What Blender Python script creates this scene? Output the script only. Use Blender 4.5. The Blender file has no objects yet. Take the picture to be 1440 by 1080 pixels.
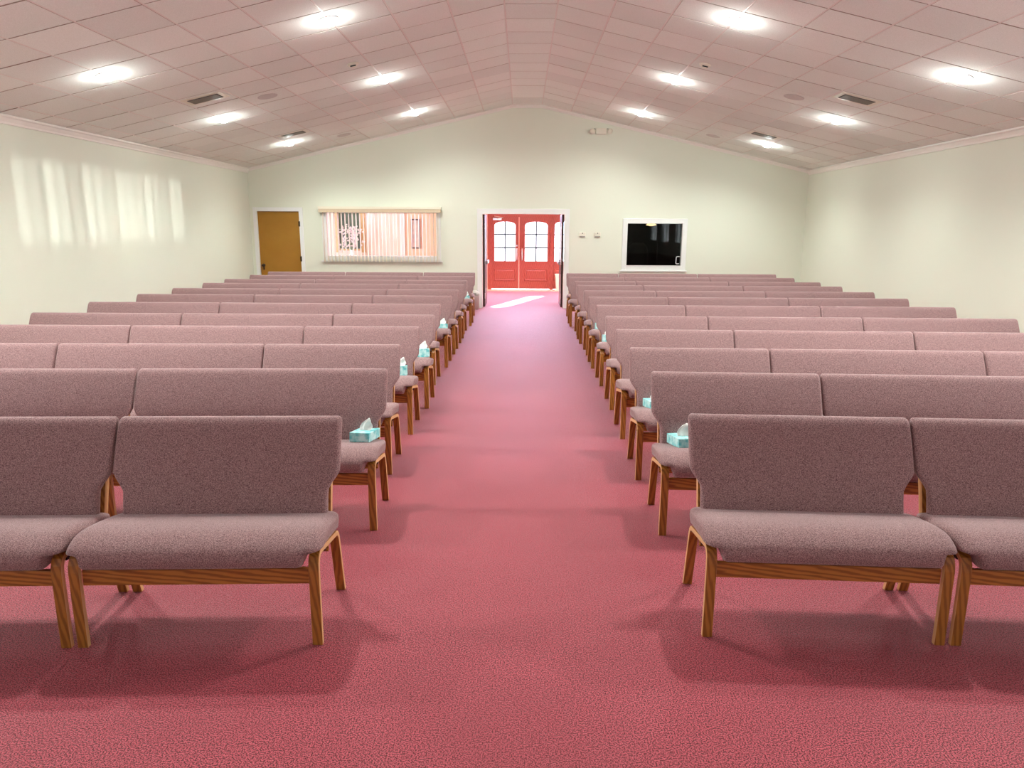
import bpy, bmesh, math, random
from math import sin, cos, tan, pi, radians
from mathutils import Vector, Matrix
random.seed(7)
SC = bpy.context.scene
COL = SC.collection

# ---------------------------------------------------------------- constants (metres)
XR, ZR, SL, T = 0.0733, 4.2242, 0.2254, 0.6096      # ceiling flat strip centre, its height, slope, tile
XL, XRT = XR - 5.93, XR + 5.93                       # side walls
YB, YF = 15.995, -4.2                                # rear wall of the hall / wall behind the camera
FOY = 21.0                                           # outer doors of the lobby
def ceil_z(x):
    a = abs(x - XR) - T / 2
    return ZR if a < 0 else ZR - a * tan(SL)

# ---------------------------------------------------------------- materials
def mat(name, col=(.8, .8, .8), rough=.6, metal=0., sheen=0., sheen_rough=.45, sheen_tint=(1, 1, 1), spec=.5, emit=None, es=0.,
        speck=None, speck_scale=300, speck_w=.5, bump=0., bump_scale=200, big=None, big_scale=1.5):
    m = bpy.data.materials.new(name); m.use_nodes = True
    nt = m.node_tree; N = nt.nodes; L = nt.links
    b = N['Principled BSDF']
    b.inputs['Base Color'].default_value = (*col, 1)
    b.inputs['Roughness'].default_value = rough
    b.inputs['Metallic'].default_value = metal
    b.inputs['Specular IOR Level'].default_value = spec
    if sheen:
        b.inputs['Sheen Weight'].default_value = sheen
        b.inputs['Sheen Roughness'].default_value = sheen_rough
        b.inputs['Sheen Tint'].default_value = (*sheen_tint, 1)
    if emit:
        b.inputs['Emission Color'].default_value = (*emit, 1)
        b.inputs['Emission Strength'].default_value = es
    tc = N.new('ShaderNodeTexCoord'); co = tc.outputs['Object']
    colour = None
    if speck:
        n = N.new('ShaderNodeTexNoise'); n.inputs['Scale'].default_value = speck_scale; n.inputs['Detail'].default_value = 2
        L.new(co, n.inputs['Vector'])
        r = N.new('ShaderNodeValToRGB'); r.color_ramp.elements[0].position = .5 - speck_w / 2; r.color_ramp.elements[1].position = .5 + speck_w / 2
        r.color_ramp.elements[0].color = (*col, 1); r.color_ramp.elements[1].color = (*speck, 1)
        L.new(n.outputs['Fac'], r.inputs['Fac']); colour = r.outputs['Color']
    if big:
        n = N.new('ShaderNodeTexNoise'); n.inputs['Scale'].default_value = big_scale; n.inputs['Detail'].default_value = 3
        L.new(co, n.inputs['Vector'])
        mr = N.new('ShaderNodeMapRange'); mr.inputs['From Min'].default_value = .35; mr.inputs['From Max'].default_value = .65
        L.new(n.outputs['Fac'], mr.inputs['Value'])
        mx = N.new('ShaderNodeMix'); mx.data_type = 'RGBA'
        L.new(mr.outputs['Result'], mx.inputs['Factor'])
        if colour is not None: L.new(colour, mx.inputs['A'])
        else: mx.inputs['A'].default_value = (*col, 1)
        mx.inputs['B'].default_value = (*big, 1)
        ml = N.new('ShaderNodeMath'); ml.operation = 'MULTIPLY'; ml.inputs[1].default_value = .5
        L.new(mr.outputs['Result'], ml.inputs[0]); L.new(ml.outputs[0], mx.inputs['Factor'])
        colour = mx.outputs['Result']
    if colour is not None: L.new(colour, b.inputs['Base Color'])
    if bump:
        n = N.new('ShaderNodeTexNoise'); n.inputs['Scale'].default_value = bump_scale; n.inputs['Detail'].default_value = 3
        L.new(co, n.inputs['Vector'])
        bp = N.new('ShaderNodeBump'); bp.inputs['Strength'].default_value = bump; bp.inputs['Distance'].default_value = .004
        L.new(n.outputs['Fac'], bp.inputs['Height']); L.new(bp.outputs['Normal'], b.inputs['Normal'])
    return m

def wood(name, c1, c2, scale=(3, 3, 3), rough=.4, ring=6., dist=3.5):
    m = bpy.data.materials.new(name); m.use_nodes = True
    nt = m.node_tree; N = nt.nodes; L = nt.links; b = N['Principled BSDF']
    tc = N.new('ShaderNodeTexCoord'); mp = N.new('ShaderNodeMapping'); mp.inputs['Scale'].default_value = scale
    L.new(tc.outputs['Object'], mp.inputs['Vector'])
    w = N.new('ShaderNodeTexWave'); w.wave_type = 'BANDS'; w.bands_direction = 'DIAGONAL'
    w.inputs['Scale'].default_value = ring; w.inputs['Distortion'].default_value = dist; w.inputs['Detail'].default_value = 3; w.inputs['Detail Scale'].default_value = 1.2
    L.new(mp.outputs['Vector'], w.inputs['Vector'])
    r = N.new('ShaderNodeValToRGB'); r.color_ramp.elements[0].color = (*c2, 1); r.color_ramp.elements[1].color = (*c1, 1)
    r.color_ramp.elements[0].position = .15; r.color_ramp.elements[1].position = .7
    L.new(w.outputs['Fac'], r.inputs['Fac']); L.new(r.outputs['Color'], b.inputs['Base Color'])
    b.inputs['Roughness'].default_value = rough
    return m

M = {}
M['fabric'] = mat('mauve_upholstery', (.14, .073, .080), .92, sheen=.5, sheen_rough=.32, sheen_tint=(1, .90, .90), spec=.12, speck=(.47, .305, .30), speck_scale=300, speck_w=.30, bump=.6, bump_scale=300)
M['wood'] = wood('honey_oak', (.40, .16, .026), (.25, .088, .013), (9, 9, 1.4), .38, 3, 4)
M['rail'] = wood('honey_oak_rail', (.46, .18, .03), (.26, .085, .013), (1.2, 6, 10), .38, 3, 5)
M['edge'] = M['wood']
M['dark_metal'] = mat('dark_steel', (.03, .03, .03), .45, .8)
M['black'] = mat('black_plastic', (.012, .012, .013), .5)
M['wall'] = mat('cream_wall_paint', (.79, .83, .71), .75, spec=.25, bump=.05, bump_scale=120)
M['trim'] = mat('white_gloss_trim', (.86, .88, .86), .35)
M['crown'] = mat('cream_crown_trim', (.88, .86, .80), .4)
M['carpet'] = mat('crimson_carpet', (.075, .0015, .005), .55, sheen=.9, sheen_rough=.26, sheen_tint=(1, .86, .92), spec=.24, speck=(.62, .11, .15), speck_scale=190, speck_w=.15, bump=.8, bump_scale=190, big=(.24, .03, .045), big_scale=.8)
M['tile'] = mat('acoustic_tile', (.92, .95, .91), .9, spec=.1, speck=(.82, .85, .80), speck_scale=130, speck_w=.3, bump=.35, bump_scale=110)
nt = M['tile'].node_tree; hv = nt.nodes.new('ShaderNodeHueSaturation'); ge = nt.nodes.new('ShaderNodeNewGeometry'); mr_ = nt.nodes.new('ShaderNodeMapRange')
mr_.inputs['To Min'].default_value = .90; mr_.inputs['To Max'].default_value = 1.0
nt.links.new(ge.outputs['Random Per Island'], mr_.inputs['Value']); nt.links.new(mr_.outputs['Result'], hv.inputs['Value'])
bs = nt.nodes['Principled BSDF'].inputs['Base Color']; src_ = bs.links[0].from_socket; nt.links.new(src_, hv.inputs['Color']); nt.links.new(hv.outputs['Color'], bs)
M['tile_edge'] = mat('raw_tile_edge', (.42, .33, .27), .95)
M['ply_edge'] = mat('pale_ply_edge', (.66, .38, .17), .45)
M['tbar'] = mat('ceiling_grid_white', (.80, .74, .70), .5)
M['gap'] = mat('ceiling_grid_shadow_gap', (.30, .25, .22), .8)
M['lamp_ring'] = mat('white_lamp_trim', (.85, .85, .85), .3)
M['lamp_disc'] = mat('lamp_lens', (1, 1, 1), .3, emit=(.93, 1, .97), es=40)
M['grille_dark'] = mat('vent_dark', (.05, .045, .035), .7)
M['grille'] = mat('vent_slats', (.22, .20, .16), .5)
M['speaker'] = mat('ceiling_speaker_mesh', (.70, .68, .66), .7, speck=(.5, .48, .46), speck_scale=500)
M['plastic'] = mat('cream_plastic', (.80, .78, .66), .4)
M['grey_plastic'] = mat('grey_plastic', (.30, .30, .26), .5)
M['ochre'] = mat('ochre_door_varnish', (.36, .165, .008), .35, big=(.42, .21, .02), big_scale=3)
M['bronze'] = mat('dark_bronze', (.05, .03, .02), .3, .9)
M['mahog'] = wood('red_mahogany', (.42, .095, .050), (.30, .05, .028), (7, 7, 1.2), .4, 3, 3)
M['darkwood'] = wood('dark_brown_door', (.06, .03, .02), (.03, .014, .01), (7, 7, 1.2), .4, 3, 3)
M['pane_glow'] = mat('frosted_daylit_pane', (.8, .85, .9), .4, emit=(.80, .88, 1), es=1.0)
WIN_W = 5.5
M['fill_pane'] = mat('added_window_fill_pane', (.8, .85, .9), .4, emit=(.9, .95, 1), es=1.2)  # emissive panes of the added side windows
M['muntin'] = mat('grey_muntin', (.035, .04, .05), .6, spec=.1)
M['steel'] = mat('brushed_steel', (.75, .75, .73), .3, .9)
M['brass'] = mat('pale_astragal', (.80, .42, .28), .4)
M['foyer_wall'] = mat('peach_lobby_paint', (.84, .66, .54), .8, spec=.2)
M['foyer_tan'] = mat('apricot_lobby_paint', (.88, .66, .40), .8, spec=.2)
M['foyer_ceiling'] = mat('lobby_ceiling_paint', (.85, .82, .76), .9)
M['foyer_tile'] = mat('tan_threshold_tile', (.75, .48, .27), .4)
M['blind'] = mat('cream_vinyl_slat', (.84, .80, .66), .45)
M['valance'] = mat('valance_shade_tan', (.66, .54, .38), .5)  # tan paints the shaded underside of the head rail
M['oaktrim'] = wood('lobby_oak_trim', (.72, .42, .14), (.5, .27, .08), (7, 7, 1), .4, 3, 3)
M['foliage_bg'] = mat('dark_green_view', (.05, .075, .045), .7, big=(.16, .2, .1), big_scale=6)
M['blossom'] = mat('white_blossom', (.90, .84, .82), .7, speck=(.88, .62, .62), speck_scale=30)
M['stem'] = mat('green_stem', (.10, .17, .06), .6)
M['ceramic'] = mat('white_ceramic', (.85, .85, .84), .25)
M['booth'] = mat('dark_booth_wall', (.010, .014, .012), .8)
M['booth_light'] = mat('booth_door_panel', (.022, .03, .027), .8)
M['amber_reflection'] = mat('amber_reflection_glow', (.8, .5, .3), .4, emit=(1, .55, .28), es=1.6)  # emission stands in for a lamp's reflection in the window
M['paper'] = mat('tissue_paper', (.90, .93, .90), .8)
M['cyan_box'] = mat('aqua_tissue_box', (.10, .55, .58), .5, speck=(.58, .86, .85), speck_scale=28, speck_w=.3)
M['bin_cream'] = mat('cream_bin', (.88, .76, .50), .6)
M['bin_white'] = mat('offwhite_bin', (.58, .60, .54), .5)
M['picture'] = mat('picture_print', (.80, .66, .50), .6, big=(.5, .42, .34), big_scale=8)
M['frame_dark'] = mat('dark_picture_frame', (.12, .075, .05), .4)
M['paving'] = mat('concrete_paving', (.55, .53, .50), .8)
def glass_mat(name, tint=(1, 1, 1), gl=.08):
    m = bpy.data.materials.new(name); m.use_nodes = True; nt = m.node_tree; N = nt.nodes; L = nt.links
    N.remove(N['Principled BSDF']); o = N['Material Output']
    t = N.new('ShaderNodeBsdfTransparent'); t.inputs['Color'].default_value = (*tint, 1)
    g = N.new('ShaderNodeBsdfGlossy'); g.inputs['Roughness'].default_value = .02
    x = N.new('ShaderNodeMixShader'); x.inputs[0].default_value = gl
    L.new(t.outputs[0], x.inputs[1]); L.new(g.outputs[0], x.inputs[2]); L.new(x.outputs[0], o.inputs['Surface'])
    return m
M['glass'] = glass_mat('clear_glass', (1, 1, 1), .04)
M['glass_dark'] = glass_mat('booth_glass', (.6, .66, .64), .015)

# ---------------------------------------------------------------- mesh helpers
def link(name, bm, m, parent=None, smooth=False, loc=None, bevel=0.):
    me = bpy.data.meshes.new(name)
    bmesh.ops.recalc_face_normals(bm, faces=bm.faces)
    bm.to_mesh(me); bm.free()
    if smooth:
        for p in me.polygons: p.use_smooth = True
    me.materials.append(m)
    o = bpy.data.objects.new(name, me); COL.objects.link(o)
    if parent: o.parent = parent
    if loc: o.location = loc
    if bevel:
        b = o.modifiers.new('bevel', 'BEVEL'); b.width = bevel; b.segments = 2; b.limit_method = 'ANGLE'; b.angle_limit = radians(40)
    return o
def box(bm, x0, x1, y0, y1, z0, z1, mtx=None):
    v = [bm.verts.new((x, y, z)) for x in (x0, x1) for y in (y0, y1) for z in (z0, z1)]
    for f in ((0, 1, 3, 2), (4, 6, 7, 5), (0, 4, 5, 1), (2, 3, 7, 6), (0, 2, 6, 4), (1, 5, 7, 3)):
        bm.faces.new([v[i] for i in f])
    if mtx is not None: bmesh.ops.transform(bm, matrix=mtx, verts=v)
    return v
def new(): return bmesh.new()
def boxo(name, m, x0, x1, y0, y1, z0, z1, parent=None, bevel=0.):
    bm = new(); box(bm, x0, x1, y0, y1, z0, z1); return link(name, bm, m, parent, bevel=bevel)
def cyl(bm, c, r, h, axis='z', seg=20, r2=None, mtx=None):
    r2 = r if r2 is None else r2
    a, b = [], []
    for i in range(seg):
        t = 2 * pi * i / seg
        for lst, rr, s in ((a, r, 0), (b, r2, h)):
            p = (rr * cos(t), rr * sin(t), s)
            if axis == 'y': p = (p[0], p[2], p[1])
            if axis == 'x': p = (p[2], p[0], p[1])
            lst.append(bm.verts.new((c[0] + p[0], c[1] + p[1], c[2] + p[2])))
    for i in range(seg):
        j = (i + 1) % seg; bm.faces.new((a[i], a[j], b[j], b[i]))
    bm.faces.new(a[::-1]); bm.faces.new(b)
    if mtx is not None: bmesh.ops.transform(bm, matrix=mtx, verts=a + b)
def lathe(bm, prof, seg=24, c=(0, 0, 0)):
    rings = []
    for r, z in prof:
        rings.append([bm.verts.new((c[0] + r * cos(2 * pi * i / seg), c[1] + r * sin(2 * pi * i / seg), c[2] + z)) for i in range(seg)])
    for a, b in zip(rings, rings[1:]):
        for i in range(seg):
            j = (i + 1) % seg; bm.faces.new((a[i], a[j], b[j], b[i]))
    bm.faces.new(rings[0][::-1]); bm.faces.new(rings[-1])
def loft(bm, loops, cap=True):
    R = [[bm.verts.new(p) for p in lp] for lp in loops]
    n = len(R[0])
    for a, b in zip(R, R[1:]):
        for i in range(n):
            j = (i + 1) % n; bm.faces.new((a[i], a[j], b[j], b[i]))
    if cap: bm.faces.new(R[0][::-1]); bm.faces.new(R[-1])
def tube(bm, pts, r, seg=8):
    pts = [Vector(p) for p in pts]; loops = []
    for i, p in enumerate(pts):
        d = (pts[min(i + 1, len(pts) - 1)] - pts[max(i - 1, 0)]).normalized()
        u = d.orthogonal().normalized() if i == 0 else (loops_u - d * loops_u.dot(d)).normalized()
        loops_u = u; v = d.cross(u)
        loops.append([p + (u * cos(2 * pi * k / seg) + v * sin(2 * pi * k / seg)) * r for k in range(seg)])
    loft(bm, loops)
def empty(name, loc, label, cat, group=None, rz=0.):
    o = bpy.data.objects.new(name, None); COL.objects.link(o); o.location = loc; o.rotation_euler = (0, 0, rz); o.empty_display_size = .1
    o['label'] = label; o['category'] = cat
    if group: o['group'] = group
    return o
def tag(o, label, cat, group=None):
    o['label'] = label; o['category'] = cat
    if group: o['group'] = group
    return o
def struct(o, label=None, cat=None):
    o['kind'] = 'structure'
    if label: o['label'] = label
    if cat: o['category'] = cat
    return o
def clone(root, loc=None, rot=None):
    r = root.copy(); COL.objects.link(r)
    if loc is not None: r.location = loc
    if rot is not None: r.rotation_euler = rot
    for ch in root.children:
        c = ch.copy(); COL.objects.link(c); c.parent = r; c.matrix_parent_inverse = ch.matrix_parent_inverse.copy()
        for g in ch.children:
            d = g.copy(); COL.objects.link(d); d.parent = c
    return r

# ---------------------------------------------------------------- room shell
# floor of the hall and lobby: one carpet
bm = new(); box(bm, XL - .12, XRT + .12, YF - .1, YB + .12, -.1, 0); box(bm, -8.1, 1.62, YB + .12, 20.35, -.1, 0); box(bm, 1.62, 6.1, YB + .12, 19.6, -.1, 0)
struct(link('floor', bm, M['carpet']), 'crimson loop carpet running through hall and lobby', 'floor')
struct(boxo('floor_threshold', M['foyer_tile'], -8.1, 1.62, 20.35, FOY + .1, -.1, .004), 'tan tiled strip of floor just inside the red entrance doors', 'floor')

def wall_cols(bm, y0, y1, cols, top):
    """cols: (x0, x1, [(z0,z1),...]) solid pieces; top(x) or number closes the last one"""
    for x0, x1, zs in cols:
        for z0, z1 in zs:
            if z1 is None:
                v = []
                for y in (y0, y1):
                    v.append([bm.verts.new(p) for p in ((x0, y, z0), (x1, y, z0), (x1, y, top(x1)), (x0, y, top(x0)))])
                a, b = v
                bm.faces.new(a); bm.faces.new(b[::-1])
                for i in range(4):
                    j = (i + 1) % 4; bm.faces.new((a[i], b[i], b[j], a[j]))
            else: box(bm, x0, x1, y0, y1, z0, z1)
tp = lambda x: ceil_z(x) + .05
full = [(0, None)]
DL, DR, DH = -.885, .90, 2.02
WL0, WL1, WLz0, WLz1 = -4.235, -1.85, 1.10, 2.03
WR0, WR1, WRz0, WRz1 = 2.225, 3.42, .925, 1.835
SD0, SD1, SDH = -5.72, -4.79, 2.055
bm = new()
wall_cols(bm, YB, YB + .12, [
    (XL - .12, SD0, full), (SD0, SD1, [(SDH, None)]), (SD1, WL0, full), (WL0, WL1, [(0, WLz0), (WLz1, None)]),
    (WL1, DL, full), (DL, XR - T / 2, [(DH, None)]), (XR - T / 2, XR + T / 2, [(DH, None)]), (XR + T / 2, DR, [(DH, None)]), (DR, WR0, full), (WR0, WR1, [(0, WRz0), (WRz1, None)]), (WR1, XRT + .12, full)], tp)
struct(link('wall_back', bm, M['wall']), 'cream gable wall at the far end of the hall', 'wall')
ez = ceil_z(XL)
SW = [(-2.9, -1.3), (-.1, 1.5), (2.7, 4.3)]; SWZ0, SWZ1 = 1.15, 2.45     # side windows added to light the hall, all nearer than the frame shows
CW, CWZ0, CWZ1 = (5.5, 7.1), 1.76, 2.14  # slatted window added for the streaks on the left wall
def side_wall(name, x0, x1, label):
    bm = new(); y = YF - .1
    for a, b_ in SW:
        box(bm, x0, x1, y, a, 0, ez + .02); box(bm, x0, x1, a, b_, 0, SWZ0); box(bm, x0, x1, a, b_, SWZ1, ez + .02); y = b_
    if x0 > 0:      # one more added on the right, slatted to shape wall streaks
        a, b_ = CW; box(bm, x0, x1, y, a, 0, ez + .02); box(bm, x0, x1, a, b_, 0, CWZ0); box(bm, x0, x1, a, b_, CWZ1, ez + .02); y = b_
    box(bm, x0, x1, y, YB, 0, ez + .02)
    struct(link(name, bm, M['wall']), label, 'wall')
side_wall('wall_left', XL - .12, XL, 'long cream wall on the left of the hall')
side_wall('wall_right', XRT, XRT + .12, 'long cream wall on the right of the hall')
wn = 5
for s_, xw in ((-1, XL), (1, XRT)):
    for a, b_ in SW:
        bm = new(); xo = xw + s_ * .12
        x0, x1 = sorted((xw - s_ * .02, xo))
        box(bm, x0, x1, a, a + .05, SWZ0, SWZ1); box(bm, x0, x1, b_ - .05, b_, SWZ0, SWZ1); box(bm, x0, x1, a + .05, b_ - .05, SWZ0, SWZ0 + .05); box(bm, x0, x1, a + .05, b_ - .05, SWZ1 - .05, SWZ1)
        box(bm, x0 + .03, x1 - .03, (a + b_) / 2 - .02, (a + b_) / 2 + .02, SWZ0 + .05, SWZ1 - .05)
        f = struct(link('window_%d' % wn, bm, M['trim']), 'added white framed fill-light window in the %s wall before the visible part' % ('left' if s_ < 0 else 'right'), 'window')
        x0, x1 = sorted((xw + s_ * .07, xw + s_ * .08)); boxo('glass_pane', M['fill_pane'], x0, x1, a + .05, b_ - .05, SWZ0 + .05, SWZ1 - .05, f); wn += 1
        l = bpy.data.lights.new('window_fill', 'AREA'); l.shape = 'RECTANGLE'; l.size, l.size_y = 1.4, 1.1; l.energy = WIN_W; l.color = (.93, .97, 1)  # added fill light at each side window
        o = bpy.data.objects.new('window_fill', l); COL.objects.link(o); o.location = (xw + s_ * .05, (a + b_) / 2, (SWZ0 + SWZ1) / 2)
        o.rotation_euler = (0, radians(90 * s_), 0)
bm = new(); wall_cols(bm, YF - .12, YF, [(XL - .12, XR - T / 2, full), (XR - T / 2, XR + T / 2, full), (XR + T / 2, XRT + .12, full)], tp)
struct(link('wall_front', bm, M['wall']), 'cream wall behind the viewpoint', 'wall')

bm = new(); x0, x1 = XRT - .02, XRT + .12
box(bm, x0, x1, CW[0], CW[0] + .03, CWZ0, CWZ1); box(bm, x0, x1, CW[1] - .03, CW[1], CWZ0, CWZ1); box(bm, x0, x1, CW[0], CW[1], CWZ0, CWZ0 + .02); box(bm, x0, x1, CW[0], CW[1], CWZ1 - .02, CWZ1)
cw = struct(link('window_11', bm, M['trim']), 'added unseen window with vertical slats in the right wall, shaping wall streaks', 'window')
boxo('glass_pane', M['glass'], XRT + .09, XRT + .096, CW[0] + .03, CW[1] - .03, CWZ0 + .02, CWZ1 - .02, cw)
for k in range(17):
    yy = CW[0] + .06 + k * .093; bm = new(); box(bm, -.001, .001, -.028 - .012 * (k % 3), .028, CWZ0 + .02, CWZ1 - .02); o = link('slat', bm, M['blind'], cw); o.location = (XRT + .04, yy, 0); o.rotation_euler = (0, 0, radians(6 + 5 * (k % 4)))
l = bpy.data.lights.new('streak_spot', 'SPOT'); l.energy = 4200; l.color = (.95, 1, .97); l.shadow_soft_size = .06; l.spot_size = radians(24); l.spot_blend = .6  # added spot outside, throws slat streaks onto the left wall
o = bpy.data.objects.new('streak_spot', l); COL.objects.link(o); o.location = (12.3, 3.97, 1.93)
o.rotation_euler = (Vector((-5.86, 10.7, 1.96)) - Vector(o.location)).to_track_quat('-Z', 'Y').to_euler()

# ceiling: backing deck, grid bars and acoustic tiles (tiles are bevelled panels sitting a little lower than the grid)
bm = new()
for s in (-1, 1):
    x0, x1 = XR + s * T / 2, XR + s * 6.1
    z0, z1 = ZR + .03, ZR + .03 - (6.1 - T / 2) * tan(SL)
    vs = [bm.verts.new(p) for p in ((x0, YF - .2, z0), (x1, YF - .2, z1), (x1, YB + .1, z1), (x0, YB + .1, z0))]
    vt = [bm.verts.new(v.co + Vector((0, 0, .05))) for v in vs]
    bm.faces.new(vs); bm.faces.new(vt)
    for i in range(4): bm.faces.new((vs[i], vs[(i + 1) % 4], vt[(i + 1) % 4], vt[i]))
box(bm, XR - T / 2, XR + T / 2, YF - .2, YB + .1, ZR + .03, ZR + .08)
deck = struct(link('ceiling', bm, M['gap']), 'pitched ceiling of square acoustic tiles in a metal grid', 'ceiling')
def strip_mtx(s, k):
    """origin at the upper edge of tile column k; local u runs outwards/down the slope, local z is the outward-down normal"""
    if s == 0: return Matrix.Translation((XR - T / 2, 0, ZR)), None
    o = Vector((XR + s * (T / 2 + k * T * cos(SL)), 0, ZR - k * T * sin(SL)))
    u = Vector((s * cos(SL), 0, -sin(SL))); n = Vector((-s * sin(SL), 0, -cos(SL)))
    return o, (u, n)
def put(bm, o, u, n, a0, a1, y0, y1, h, bev, mi=0):
    """panel: its face at n*h below the grid line, edges bevelled back to h-bev"""
    def P(a, y, d): return bm.verts.new(o + u * a + Vector((0, y, 0)) + n * d)
    b = bev
    lo = [P(a0 + b, y0 + b, h), P(a1 - b, y0 + b, h), P(a1 - b, y1 - b, h), P(a0 + b, y1 - b, h)]
    hi = [P(a0, y0, h - b), P(a1, y0, h - b), P(a1, y1, h - b), P(a0, y1, h - b)]
    up = [P(a0, y0, -.02), P(a1, y0, -.02), P(a1, y1, -.02), P(a0, y1, -.02)]
    bm.faces.new(lo)
    for A, B in ((lo, hi), (hi, up)):
        for i in range(4):
            j = (i + 1) % 4; f = bm.faces.new((A[i], A[j], B[j], B[i])); f.material_index = mi if A is hi else 0
bt, bb = new(), new()
g = .505
rows_y = [g + i * T for i in range(-8, 27)]
cols = [(-1, k) for k in range(10)] + [(0, 0)] + [(1, k) for k in range(10)]
for s, k in cols:
    if s == 0: o, u, n = Vector((XR - T / 2, 0, ZR)), Vector((1, 0, 0)), Vector((0, 0, -1)); wid = T
    else:
        o, (u, n) = strip_mtx(s, k); wid = min(T, (5.95 - T / 2) / cos(SL) - k * T)
    for y in rows_y:
        y1 = min(y + T, YB)
        if y1 - y < .06 or wid < .06: continue
        put(bt, o, u, n, .010, wid - .010, y + .009, y1 - .009, .011 + random.random() * .003, .002, 1)
    # main bar along y under the upper edge of the column
    if s != 0:
        for v in [put]: put(bb, o, u, n, -.0085, .0085, YF, YB, .011, .002)
tiles = link('ceiling_tile_field', bt, M['tile'], deck); tiles.name = 'tile_field'; tiles.data.materials.append(M['tile_edge'])
bars = link('grid_bars', bb, M['tbar'], deck)

# crown along the side walls and along the rake of the gable
def crown(name, pts, m, depth=.055, h=.085):
    pass
bm = new()
for s, xw in ((1, XL), (-1, XRT)):
    zc = ez
    prof = [(0, 0), (.07, .0), (.07, -.018), (.05, -.03), (.025, -.065), (.02, -.085), (0, -.085)]
    loft(bm, [[(xw + s * a, y, zc - .004 + b * 1.15) for a, b in prof] for y in (YF, YB)])
    if s == 1: struct(link('trim_1', bm, M['crown']), 'crown moulding along the top of the left wall', 'moulding')
    else: struct(link('trim_2', bm, M['crown']), 'crown moulding along the top of the right wall', 'moulding')
    bm = new()
prof = [(0, 0), (-.045, 0), (-.045, -.02), (-.02, -.05), (-.015, -.07), (0, -.07)]
xs = [XL, XR - T / 2, XR + T / 2, XRT]
loft(bm, [[(x, YB + a, ceil_z(x) - .004 + b) for a, b in prof] for x in xs])
struct(link('trim_3', bm, M['crown']), 'moulding following the gable at the top of the far wall', 'moulding')
bm = new()
for a, b_ in ((XL, SD0 - .08), (SD1 + .08, DL - .1), (DR + .1, XRT)): box(bm, a, b_, YB - .014, YB, 0, .09)
struct(link('baseboard_back', bm, M['trim']), 'low white baseboard along the far wall', 'baseboard')
struct(boxo('baseboard_left', M['trim'], XL, XL + .014, YF, YB - .014, 0, .09), 'low white baseboard along the left wall', 'baseboard')
struct(boxo('baseboard_right', M['trim'], XRT - .014, XRT, YF, YB - .014, 0, .09), 'low white baseboard along the right wall', 'baseboard')

# casings
def casing(name, x0, x1, z0, z1, w, label, bottom=False, d=.022, m='trim', parent=None):
    bm = new()
    box(bm, x0 - w, x0, YB - d, YB, z0 - (w if bottom else 0), z1 + w); box(bm, x1, x1 + w, YB - d, YB, z0 - (w if bottom else 0), z1 + w)
    box(bm, x0, x1, YB - d, YB, z1, z1 + w)
    if bottom: box(bm, x0, x1, YB - d, YB, z0 - w, z0)
    # inner bead and jamb lining
    for a, b_ in ((x0 - .006, x0 + .012), (x1 - .012, x1 + .006)): box(bm, a, b_, YB - d - .006, YB + .118, z0, z1 - .012)
    box(bm, x0 - .006, x1 + .006, YB - d - .006, YB + .118, z1 - .012, z1 + .006)
    if bottom: box(bm, x0 - .006, x1 + .006, YB - d - .006, YB + .118, z0 - .006, z0 + .012)
    o = link(name, bm, M[m], parent, bevel=.003)
    return struct(o, label, 'trim') if parent is None else o
casing('trim_4', DL, DR, 0, DH, .095, 'white casing around the open doorway to the lobby')
casing('trim_5', SD0, SD1, 0, SDH, .07, 'white casing around the ochre side door')

# ochre side door
d = boxo('door_1', M['ochre'], SD0 + .014, SD1 - .014, YB + .02, YB + .062, .01, SDH - .014, bevel=.003)
struct(d, 'flat ochre wooden side door, closed, at the left end of the far wall', 'door')
bm = new(); cyl(bm, (SD0 + .085, YB + .02, .90), .034, -.012, 'y'); cyl(bm, (SD0 + .085, YB + .01, .90), .012, -.04, 'y')
lathe(bm, [(.001, -.03), (.02, -.026), (.03, -.01), (.03, .006), (.02, .02), (.001, .026)], 16, (SD0 + .085, YB - .045, .90))
box(bm, SD0 + .07, SD0 + .10, YB + .012, YB + .02, .80, .87)
link('door_knob', bm, M['bronze'], d, smooth=True)
for z in (.22, 1.04, 1.78):
    bm = new(); box(bm, SD1 - .028, SD1 + .006, YB - .034, YB + .019, z - .055, z + .055); link('hinge', bm, M['bronze'], d)

# lobby-side doors of the wide doorway, both swung open into the lobby
for s, xh in ((-1, DL + .02), (1, DR - .02)):
    x0, x1 = (xh - .005, xh + .04) if s < 0 else (xh - .04, xh + .005)
    dd = boxo('door_2' if s < 0 else 'door_3', M['darkwood'], x0, x1, YB + .125, YB + 1.0, .012, DH - .02, bevel=.003)
    struct(dd, 'dark brown door leaf swung open into the lobby on the %s of the doorway' % ('left' if s < 0 else 'right'), 'door')
    xi = x1 if s < 0 else x0
    bm = new()
    box(bm, min(xi, xi - s * .05), max(xi, xi - s * .05), YB + .2, YB + .26, .93, 1.01); box(bm, min(xi, xi - s * .05), max(xi, xi - s * .05), YB + .86, YB + .92, .93, 1.01)
    box(bm, min(xi - s * .035, xi - s * .06), max(xi - s * .035, xi - s * .06), YB + .2, YB + .92, .94, 1.0)
    link('push_bar', bm, M['steel'], dd)
    for z in (.25, 1.0, 1.75):
        bm = new(); box(bm, xi - .006 if s > 0 else xi - .002, xi + .002 if s > 0 else xi + .006, YB + .10, YB + .16, z - .06, z + .06); link('hinge', bm, M['steel'], dd)
    if s > 0:
        bm = new(); box(bm, xi - .008, xi, YB + .14, YB + .30, .95, 1.75); box(bm, xi - .008, xi, YB + .14, YB + .30, .08, .72)
        link('kick_plate', bm, M['steel'], dd)

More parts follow.
